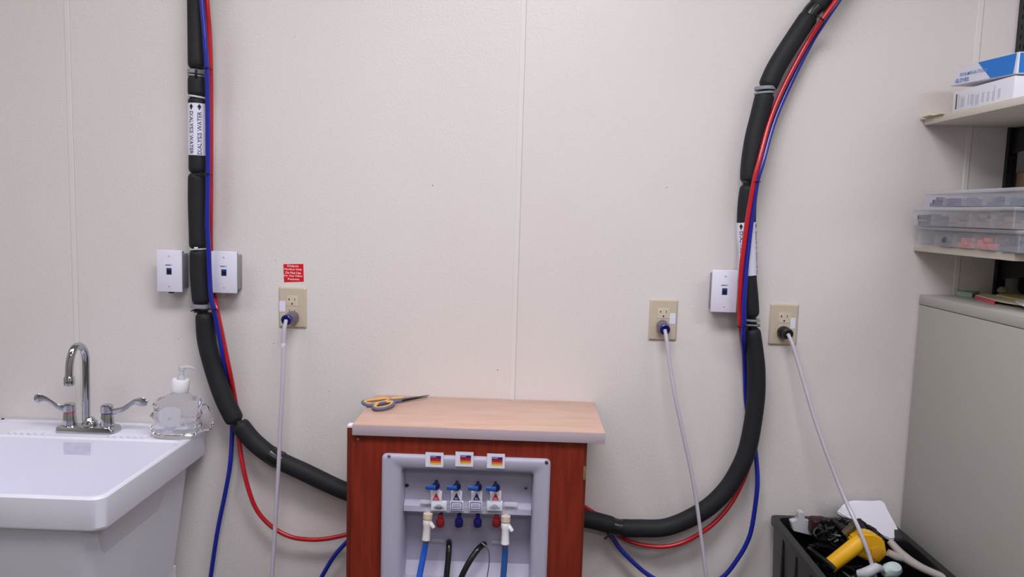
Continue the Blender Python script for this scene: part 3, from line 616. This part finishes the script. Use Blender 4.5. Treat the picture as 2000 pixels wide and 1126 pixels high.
for x0, x1, y, Y in ((821, 842, 979, HF+.015), (984, 1011, 983.5, HF+.015), (843, 869, 1054, HF+.077), (959, 984, 1057.5, HF+.077)):   # clear embossed name strips
    a = PY(x0, y, Y); c = PY(x1, y, Y); b = BM(); box(b, (a.x, Y-.003, a.z-.0048), (c.x, Y+.004, a.z+.0048), .002); obj('name_strip', b, FROST, hb_)

def qc_hose(label, cx, ytop, cy, shift, pts, hm, bodym):
    t = thing('supply_hose', PY(cx, ytop, HF+.02), label, 'hose')
    Y = HF+.010; a = PY(cx, ytop, Y); e = PY(cx+shift, cy, Y-.004)
    ax = (e-a).normalized(); L = (e-a).length
    b = BM(); lathe(b, [(.0118, 0), (.0118, L*.18), (.0105, L*.20), (.0105, L*.26)], a, ax, 20); tube(b, [a+ax*.006, a+ax*.006+Vector((0, .035, .002))], .007, 10); obj('port_collar', b, TANW, t, label='tan port collar')
    b = BM(); lathe(b, [(.0100, L*.22), (.0112, L*.26), (.0112, L*.40), (.0092, L*.50), (.0100, L*.9), (.0105, L*.98), (.0085, L)], a, ax, 20)
    q = a+ax*L*.42; tube(b, [q, q+Vector((.010, -.002, .003)), q+Vector((.0165, -.003, -.006))], [.007, .0065, .005], 12)
    obj('quick_connector', b, bodym, t)
    b = BM(); lathe(b, [(.0068, 0), (.0072, .004), (.0072, .012)], e-ax*.002, ax, 16); obj('clamp_ring', b, STEEL, t)
    P, R = smoothpath([e+ax*.006]+[PY(x, y, HF+d) for x, y, d in pts], .0078, .012); b = BM(); tube(b, P, R, 14); obj('hose', b, hm, t)
qc_hose('bright blue hose with white connector at the left inside the supply box', 836, 1002, 1054, -4, [(830, 1068, .008), (827, 1085, .004), (819, 1126, -.01), (812, 1170, -.03)], HOSE, OFFW)
qc_hose('steel blue hose with white connector at the right inside the supply box', 988, 1007, 1062, -1.5, [(986.5, 1075, .008), (985.5, 1092, .004), (983, 1126, -.005), (980, 1170, -.02)], HOSE2, WHITECAP)
def bhose(label, pts, r, m, cat='hose', name='drain_hose'):
    P, R = smoothpath([PY(x, y, HF+d) for x, y, d in pts], r, .01); b = BM(); tube(b, P, R, 14); return obj(name, b, m, None, label, cat, smooth=60)
bhose('straight black rubber hose hanging in the supply box', [(877, 1057, .075), (877, 1064, .045), (875.5, 1090, .03), (872, 1126, .015), (869, 1170, 0)], .0076, BLACKRUB)
bhose('black rubber hose bending left toward the middle of the supply box', [(946, 1062, .076), (936, 1069, .045), (922, 1088, .030), (908, 1112, .018), (896, 1140, .01), (888, 1175, 0)], .0076, BLACKRUB)
bhose('thin grey wire loop beside the bent black hose', [(941, 1060, .05), (950, 1066, .045), (955.5, 1082, .042), (955, 1104, .04), (951, 1130, .035), (949, 1165, .03)], .0013, STEEL, 'wire', 'wire_loop')

# ------------------------------------------------------------------ scissors
sc = thing('scissors', PZ(760, 785, CT), 'scissors with yellow and grey handles lying on the cabinet top corner', 'scissors')
pv = PZ(790, 779, CT)+Vector((0, 0, .006))
def loop(cpts, r=.0054, fl=.8, m=SCG, nm='grip'):
    P = [PZ(x, y, CT+.0065) for x, y in cpts]; n = len(P); Q = []
    for i in range(n):
        p0, p1, p2, p3 = P[i-1], P[i], P[(i+1) % n], P[(i+2) % n]
        for j in range(5):
            t = j/5; Q.append(0.5*((2*p1)+(p2-p0)*t+(2*p0-5*p1+4*p2-p3)*t*t+(3*p1-p0-3*p2+p3)*t**3))
    b = BM(); tube(b, Q, r, 10, ref=(0, 0, 1), closed=True, flat=fl); g = obj(nm, b, m, sc)
    c = sum(Q, Vector())/len(Q); b = BM(); tube(b, [c+(q-c)*.86+Vector((0, 0, .0012)) for q in Q], r*.85, 10, ref=(0, 0, 1), closed=True, flat=fl); obj('inner_grip', b, SCY, g, label='yellow inner grip')
loop([(713, 789), (709, 785), (716, 782), (735, 779.5), (755, 777.5), (765, 779), (757, 784), (735, 789), (722, 791)])
loop([(730, 796), (731, 791), (741, 786), (757, 784), (768, 784), (767, 789), (758, 795), (745, 798), (735, 798)])
b = BM(); P, R = smoothpath([PZ(757, 781.5, CT+.007), PZ(770, 782.5, CT+.007), PZ(782, 781, CT+.007), PZ(792, 778, CT+.008)], [.006, .009, .0085, .006], .004); tube(b, P, R, 12, ref=(0, 0, 1), flat=.55); obj('handle_neck', b, SCG, sc, label='slate grey handle neck')
b = BM(); P, R = smoothpath([PZ(763, 778, CT+.010), PZ(776, 776.5, CT+.010), PZ(787, 775.5, CT+.010)], [.004, .006, .006], .004); tube(b, P, R, 12, ref=(0, 0, 1), flat=.55); obj('thumb_rest', b, SCY, sc, label='yellow upper handle neck')
a = PZ(786, 779.5, CT+.009); e = PY(838, 771.5, -.030); s = Vector((0, .008, 0)); u = Vector((0, 0, .0016))
b = BM(); hexa(b, [a-s-u, a+s-u, e+s*.1-u*.5, e-s*.1-u*.5, a-s+u, a+s+u, e+s*.1+u*.5, e-s*.1+u*.5]); obj('blade', b, BLADE, sc)
e2 = e+Vector((-.003, -.004, -.003)); b = BM(); hexa(b, [a-s-u*3, a+s-u*3, e2+s*.1-u, e2-s*.1-u, a-s-u, a+s-u, e2+s*.1, e2-s*.1]); obj('blade', b, BLADE, sc)

# ------------------------------------------------------------------ shelves on slotted standards
std = thing('shelf_standard', (1.305, 0, 1.2), 'slotted grey metal shelf standard on the wall at far right', 'shelf standard')
b = BM(); box(b, (1.2915, -.012, 1.20), (1.2945, 0, 2.6)); box(b, (1.3145, -.012, 1.20), (1.3175, 0, 2.6)); box(b, (1.2945, -.006, 1.20), (1.3145, 0, 2.6)); obj('channel', b, DSTEEL, std, smooth=0)
b = BM()
for k in range(54):
    z = 1.215+k*.0254; box(b, (1.298, -.0068, z), (1.3010, -.006, z+.012)); box(b, (1.3080, -.0068, z), (1.3110, -.006, z+.012))
obj('slots', b, DARKHOLE, std, smooth=0, kind='stuff')
SX = 1.066
for (z, lab, th) in ((1.720, 'upper beige shelf carrying the glove cartons', .018), (1.381, 'lower beige shelf carrying the plastic organiser boxes', .018)):
    t = thing('wall_shelf', (SX+.4, -.2, z), lab, 'shelf', 'wall shelves')
    b = BM(); box(b, (SX, -.432, z), (2.15, -.003, z+th), .0015); obj('board', b, SHELF, t)
    b = BM(); hexa(b, [(1.302, -.012, z-.07), (1.307, -.012, z-.07), (1.307, -.010, z-.07), (1.302, -.010, z-.07), (1.302, -.012, z-.001), (1.307, -.012, z-.001), (1.307, -.010, z-.001), (1.302, -.010, z-.001)])
    hexa(b, [(1.302, -.38, z-.018), (1.307, -.38, z-.018), (1.307, -.013, z-.07), (1.302, -.013, z-.07), (1.302, -.38, z-.002), (1.307, -.38, z-.002), (1.307, -.013, z-.002), (1.302, -.013, z-.002)]); obj('bracket', b, DSTEEL, t, smooth=0)
S1 = 1.720+.018; S2 = 1.381+.018
b = BM(); box(b, (1.058, -.10, S1), (1.30, -.012, S1+.002)); obj('envelope', b, MANILA, None, 'manila envelope under the cartons at the back of the upper shelf', 'envelope')
b = BM(); box(b, (1.050, -.062, S1+.002), (1.20, -.008, S1+.0045)); obj('envelope', b, CREAM, None, 'cream envelope poking past the left end of the upper shelf', 'envelope')
# lower carton
gx = 1.092
def PXs(x, y, X=gx): return PX(x, y, X)
lc = thing('glove_carton', (gx+.06, -.2, S1), 'white carton with grey printing lying flat under the blue one', 'box', 'cartons on the upper shelf')
yb, yf = -.085, -.333; zt_ = 1.796
b = BM(); box(b, (gx, yf, S1+.0005), (gx+.125, yb, zt_), .003); bd = obj('carton_body', b, CARD, lc)
b = BM()
random.seed(3)
for k in range(9):
    yy = yb-.030-k*.021; 
    for q in range(random.choice((1, 2, 3))):
        box(b, (gx-.0006, yy-.0009+q*.0052, S1+.010+random.random()*.006), (gx-.0001, yy+.0009+q*.0052, zt_-.010-random.random()*.014))
obj('printed_columns', b, GREYP, bd, smooth=0)
b = BM(); box(b, (gx-.0006, yb-.020, S1+.012), (gx-.0001, yb-.016, zt_-.008)); box(b, (gx+.03, yf-.0006, S1+.010), (gx+.033, yf-.0001, zt_-.008)); obj('printed_line', b, INK, bd, smooth=0)
# upper carton: a wedge-shaped, slightly lifted box
uc = thing('glove_carton', (gx+.06, -.2, zt_), 'blue and white carton lying tilted on top of the white one', 'box', 'cartons on the upper shelf')
A = Vector((gx, -.068, 1.8135)); B = Vector((gx, -.338, zt_+.0015)); Ct = Vector((gx+.002, -.098, 1.858)); D = Vector((gx+.002, -.338, 1.8465)); W = Vector((.122, 0, 0))
b = BM(); hexa(b, [A, B, B+W, A+W, Ct, D, D+W, Ct+W]); bmesh.ops.bevel(b, geom=b.edges[:], offset=.0015, segments=1, affect='EDGES'); bd = obj('carton_body', b, CARD, uc)
def onside(s, t_): lo = A.lerp(B, s); hi = Ct.lerp(D, s); q = lo.lerp(hi, t_); return q+Vector((-.0007, 0, 0))
b = BM(); prism(b, [onside(.64, .03), onside(.955, .03), onside(.965, .97), onside(.35, .97)], (.0005, 0, 0))
F0, F1 = B+Vector((.004, -.0006, .003)), D+Vector((.002, -.0006, -.002)); 
prism(b, [F0, F0+Vector((.112, 0, 0)), F1+Vector((.114, 0, 0)), F1], (0, .0005, 0)); obj('blue_print', b, CARDB, bd, smooth=0)
b = BM()
def side_text(s0, t0, L, h, st):
    o = onside(s0, t0); text(b, st, lambda u, v: o+(B-A).normalized()*(u+L/2)+Vector((-.0004, 0, v)), L, h)
side_text(.10, .52, .115, .0085, 'EXAMINATION'); obj('pale_lettering', b, CARDB2, bd, smooth=0)
b = BM(); side_text(.06, .22, .060, .010, 'GLOVES'); obj('blue_lettering', b, CARDB, bd, smooth=0)

# plastic organisers
def organiser(x0, yb, z0, h, label, bits):
    L, Wd = .42, .27; y1 = yb-L; t = thing('organiser_box', (x0+Wd/2, (yb+y1)/2, z0), label, 'organiser', 'clear organisers on the lower shelf')
    e = .002; b = BM()
    box(b, (x0, y1, z0), (x0+Wd, yb, z0+e)); box(b, (x0, y1, z0), (x0+e, yb, z0+h-.008)); box(b, (x0+Wd-e, y1, z0), (x0+Wd, yb, z0+h-.008)); box(b, (x0, y1, z0), (x0+Wd, y1+e, z0+h-.008)); box(b, (x0, yb-e, z0), (x0+Wd, yb, z0+h-.008)); obj('tray', b, ORG, t, smooth=0)
    b = BM(); box(b, (x0-.003, y1-.003, z0+h-.009), (x0+Wd+.003, yb+.003, z0+h-.0005), .002); obj('lid', b, ORGR, t)
    for k in range(1, 5):
        yy = yb-L*k/5; b = BM(); box(b, (x0+e, yy-.001, z0+e), (x0+Wd-e, yy+.001, z0+h-.010)); obj('divider', b, ORG, t, smooth=0)
    for k, m in enumerate(bits):
        if m is None: continue
        ya = yb-L*k/5-.006; yb2 = yb-L*(k+1)/5+.006; b = BM(); hh = (h-.016)
        for _ in range(14):
            s = random.uniform(.006, .013); c = Vector((x0+.012+random.random()*.05, random.uniform(yb2+.01, ya-.01), z0+e+s/2+random.random()*max(.001, hh-s*1.2)))
            box(b, c-Vector((s, s, s/2)), c+Vector((s, s, s/2)), .002, 1, Matrix.Rotation(random.random()*3, 3, 'Z'))
        box(b, (x0+.008, yb2+.004, z0+e), (x0+.10, ya-.004, z0+e+hh*.35))
        obj('small_parts', b, m, t, kind='stuff')
organiser(1.052, -.045, S2+.001, .049, 'clear organiser box at the bottom of the stack, with coral bits inside', [None, SLATE, CORAL, CORAL, SLATE])
organiser(1.040, -.040, S2+.051, .049, 'clear organiser box in the middle of the stack, with brown bits', [SLATE, None, TAUPE, TAUPE, TAUPE])
organiser(1.056, -.060, S2+.101, .041, 'clear organiser box on top of the stack, with teal bits', [VIOLET, VIOLET, None, TEAL, TEAL])
b = BM(); box(b, (1.345, -.26, S2), (1.62, -.03, S2+.29), .006); cse = obj('storage_case', b, BAGF, None, 'black case standing on the lower shelf behind the organisers', 'case')
b = BM(); box(b, (1.322, -.06, S2), (1.343, -.006, S2+.20), .002); obj('cardboard_sleeve', b, TANC, None, 'tan cardboard piece standing beside the black case', 'cardboard')

# ------------------------------------------------------------------ filing cabinet
FX, FT = 1.092, 1.262
fc = thing('filing_cabinet', (FX+.23, -.36, 0), 'tall beige-grey metal filing cabinet at the far right', 'filing cabinet')
b = BM(); box(b, (FX, -.71, .0), (FX+.46, -.006, FT-.0285), .003); obj("body", b, FILE, fc)
b = BM(); box(b, (FX-.0015, -.712, FT-.028), (FX+.4615, -.004, FT), .004); obj('top_panel', b, FILE, fc)
for k in range(4):
    z0 = .05+k*.29; b = BM(); box(b, (FX+.012, -.73, z0), (FX+.448, -.7105, z0+.275), .004); d = obj('drawer', b, FILE, fc)
    b = BM(); tube(b, *smoothpath([(FX+.16, -.730, z0+.16), (FX+.165, -.75, z0+.16), (FX+.295, -.75, z0+.16), (FX+.30, -.730, z0+.16)], .005, .02), n=8); obj('handle', b, STEEL, d)
def sheet(pxs, m, label, h, cat='paper', name='paper_sheet', th=.002):
    P = [PZ(x, y, FT+h) for x, y in pxs]; b = BM(); prism(b, P, (0, 0, th)); return obj(name, b, m, None, label, cat, smooth=0)
sheet([(1868, 577), (1868, 571), (1902, 571.5), (1912, 578), (1898, 581)], MINT, 'mint green paper slip at the left of the cabinet top', .0005, th=.013)
sheet([(1903, 582), (1925, 578), (1950, 588), (1942, 594)], PINK, 'bright pink paper slip on top of the filing cabinet', .0005, th=.006)
sheet([(1905, 577), (1920, 573.5), (1985, 583), (1998, 597), (1955, 590)], CREAM, 'cream paper sheet behind the pink slip', .0072, th=.002)
sheet([(1945, 577), (1955, 574), (2020, 580), (2050, 592), (1990, 586)], YPAP, 'yellow paper pad at the right end of the cabinet top', .0094, th=.003)
sheet([(1983, 590), (1990, 586), (2060, 592), (2070, 604), (2005, 601)], PAPERW, 'white paper sheet lowest at the right end of the cabinet top', .0126, th=.002)
b = BM(); c = PZ(1957, 573, FT+.0125); lathe(b, [(.006, 0), (.012, .004), (.013, .010), (.009, .016), (.003, .019)], c, n=16); obj('rubber_ball', b, mat('grey_green', (138, 146, 122), rough=.6), None, 'small grey-green ball on the cabinet papers', 'ball')
bg = thing('black_bag', (1.45, -.06, FT), 'black bag with a curved handle on the filing cabinet under the lower shelf', 'bag')
b = BM(); box(b, (1.338, -.14, FT+.010), (1.53, -.02, FT+.105), .02, 4); obj('bag_body', b, BAGF, bg)
b = BM(); P, R = smoothpath([(1.345, -.150, FT+.012), (1.350, -.155, FT+.06), (1.375, -.155, FT+.098), (1.43, -.155, FT+.104), (1.48, -.155, FT+.06)], .009, .01); tube(b, P, R, 10); obj('handle', b, BLACK, bg)

# ------------------------------------------------------------------ black bin and its contents
BX0, BX1, BY0, BY1, BZ = .722, 1.046, -.52, -.022, .620
bn = thing('black_bin', (.9, -.27, 0), 'tall black open bin full of clutter beside the filing cabinet', 'bin')
b = BM(); e = .008; tp_ = .02
def rr2(s, z): return [Vector((x, y, z)) for x, y in rrect(BX0+s, BX1-s, BY0+s, BY1-s, .02, 4)]
loft(b, [rr2(tp_, .0), rr2(0, BZ-.02), rr2(-.006, BZ-.02), rr2(-.006, BZ), rr2(.012, BZ), rr2(.014, BZ-.012), rr2(tp_+.012, .30)], True, True)
obj('bin_shell', b, BIN, bn)
b = BM()
for k in range(1, 5):
    y = BY0+.10*k; box(b, (BX0-.002, y-.006, .05), (BX0+.010, y+.006, BZ-.022), .003)
obj('ribs', b, BIN, bn)
# clutter heap under the items
heap = BM(); random.seed(12)
for _ in range(26):
    c = Vector((random.uniform(BX0+.06, BX1-.06), random.uniform(BY0+.08, BY1-.06), random.uniform(.44, .58)))
    P = [c+Vector((random.uniform(-.06, .06), random.uniform(-.06, .06), random.uniform(-.03, .03))) for _ in range(4)]
    tube(heap, *smoothpath(P, random.uniform(.004, .008), .015), n=8)
obj('wire_heap', heap, BLACKRUB, None, 'tangle of thin black cables heaped inside the black bin', 'cables', kind='stuff')
b = BM(); box(b, (BX0+.04, BY0+.05, .302), (BX1-.045, BY1-.05, .44), .03, 3); obj('cloth_bundle', b, BAGF, None, 'dark cloth bundle lying deep inside the black bin', 'cloth')
def pt(x, y, Y): return PY(x, y, Y)
# white nozzle cap
b = BM(); Y = -.07
P = [pt(1545, 1018, Y), pt(1559, 1016, Y), pt(1560, 1000, Y), pt(1571, 1000, Y), pt(1572, 1017, Y), pt(1584, 1019, Y), pt(1586, 1033, Y), pt(1600, 1042, Y), pt(1594, 1048, Y), pt(1550, 1037, Y)]
prism(b, P, (0, .022, 0)); bmesh.ops.bevel(b, geom=b.edges[:], offset=.002, segments=2, affect='EDGES'); obj('nozzle_cap', b, mat('off_white_cap', (196, 196, 204), rough=.45), None, 'off-white plastic nozzle cap at the left back of the bin', 'cap')
# maroon + black camera-like tangle
b = BM(); c = pt(1598, 1024, -.09); box(b, c-Vector((.022, .02, .025)), c+Vector((.022, .02, .02)), .008, 3); obj('maroon_case', b, MAROON, None, 'small maroon case beside the white nozzle cap', 'case')
b = BM(); random.seed(5)
for k in range(30):
    x = random.uniform(1600, 1700); y0 = 1014+abs(x-1640)*.12
    P = [pt(x, y0+random.uniform(-4, 12), -.12+random.uniform(-.02, .02)), pt(x+random.uniform(-20, 24), y0+random.uniform(8, 30), -.14+random.uniform(-.03, .02)), pt(x+random.uniform(-26, 30), y0+random.uniform(20, 50), -.15), pt(x+random.uniform(-30, 30), y0+random.uniform(30, 70), -.16)]
    tube(b, *smoothpath(P, random.uniform(.004, .009), .012), n=8)
obj('strap_tangle', b, BLACK, None, 'thick tangle of black straps behind the yellow handle', 'straps', kind='stuff')
b = BM(); tube(b, [pt(1648, 1042, -.185), pt(1672, 1022, -.185)], .010, 10); obj('brass_fitting', b, BROWNB, None, 'dull brown fitting among the black straps', 'fitting')
# yellow pistol-shaped handle
ye = thing('yellow_tool', pt(1670, 1080, -.22), 'bright yellow pistol-shaped plastic tool on top of the bin clutter', 'tool')
Y = -.205
b = BM(); tube(b, [pt(1617, 1107, -.225), pt(1620, 1104.5, -.225), pt(1682, 1056, -.215)], [.0165, .0190, .0205], 20); tube(b, [pt(1616.4, 1107.6, -.225), pt(1618, 1106, -.225)], .012, 16); obj('grip', b, YEL, ye)
b = BM(); P = [pt(x, y, -.218) for x, y in ((1664, 1052), (1684, 1041), (1708, 1042), (1728, 1054), (1734, 1084), (1716, 1101), (1698, 1096), (1674, 1084))]
prism(b, P, (0, .045, -.004)); bmesh.ops.bevel(b, geom=b.edges[:], offset=.005, segments=3, affect='EDGES'); obj('tool_body', b, YEL, ye, smooth=50)
Y = -.218
c = pt(1714, 1079, Y+.002); b = BM(); lathe(b, [(.021, 0), (.021, .003), (.017, .005)], c, (.15, -1, .05), 6); obj('end_knob', b, YELD, ye, label='hexagonal ochre end knob')
# white folded bag
b = BM(); Y = -.05
P = [pt(1648, 984, Y), pt(1664, 978, Y), pt(1700, 979, Y), pt(1722, 978, Y), pt(1727, 980, Y), pt(1737, 1030, Y), pt(1744, 1036, Y), pt(1738, 1046, Y), pt(1722, 1050, Y), pt(1700, 1036, Y), pt(1678, 1020, Y), pt(1655, 1012, Y), pt(1636, 1006, Y), pt(1630, 1000, Y), pt(1640, 992, Y)]
prism(b, P, (0, .018, 0)); bmesh.ops.bevel(b, geom=b.edges[:], offset=.004, segments=2, affect='EDGES')
zt2 = max(v.co.z for v in b.verts)
bmesh.ops.rotate(b, verts=b.verts, cent=(0, -.045, zt2), matrix=Matrix.Rotation(math.radians(-30), 3, 'X'))
obj('white_bag', b, PAPERW, None, 'folded white plastic bag standing at the back of the bin', 'bag')
b = BM(); Y = -.022; n = 9
g = [[pt(1600+112*i/n, 976-24*i/n+ (46)*j/4+random.uniform(-2, 2), Y-.004*random.random()) for i in range(n+1)] for j in range(5)]
vv = [[b.verts.new(p) for p in r] for r in g]
for j in range(4):
    for i in range(n): b.faces.new((vv[j][i], vv[j][i+1], vv[j+1][i+1], vv[j+1][i]))
ret = bmesh.ops.solidify(b, geom=b.faces[:], thickness=.0012); obj('clear_bag', b, BAG, None, 'thin clear plastic bag leaning on the wall behind the white bag', 'bag', smooth=25)
# grey Y hose
gh = thing('grey_hose', pt(1760, 1090, -.2), 'grey branching hose lying over the right edge of the bin', 'hose')
b = BM(); P, R = smoothpath([pt(1738, 1056, -.19), pt(1752, 1072, -.21), pt(1768, 1088, -.235), pt(1800, 1108, -.28), pt(1850, 1130, -.345), pt(1885, 1150, -.39)], [.009, .010, .012, .010, .009, .009], .012); tube(b, P, R, 12); obj('main_branch', b, GHOSE, gh)
b = BM(); P, R = smoothpath([pt(1734, 1078, -.23), pt(1750, 1086, -.235), pt(1768, 1090, -.235)], [.009, .010, .010], .012); tube(b, P, R, 12); obj('side_branch', b, GHOSE, gh)
b = BM(); c = pt(1742, 1112, -.26); lathe(b, [(.018, -.02), (.026, -.012), (.027, .004), (.020, .014), (.006, .017)], c, (.15, -.5, 1), 20, sx=.7); obj('pale_container', b, PALET, None, 'pale teal rounded plastic container at the front of the bin clutter', 'container')
b = BM(); tube(b, *smoothpath([pt(1676, 1120, -.27), pt(1692, 1118, -.28), pt(1712, 1108, -.28), pt(1722, 1112, -.27)], [.010, .014, .012, .008], .008), n=12); obj('pale_connector', b, mat('pale_connector', (188, 190, 200), rough=.35), None, 'pale grey connector beside the teal cap at the bottom of the bin view', 'connector')
bpy.context.view_layer.update()
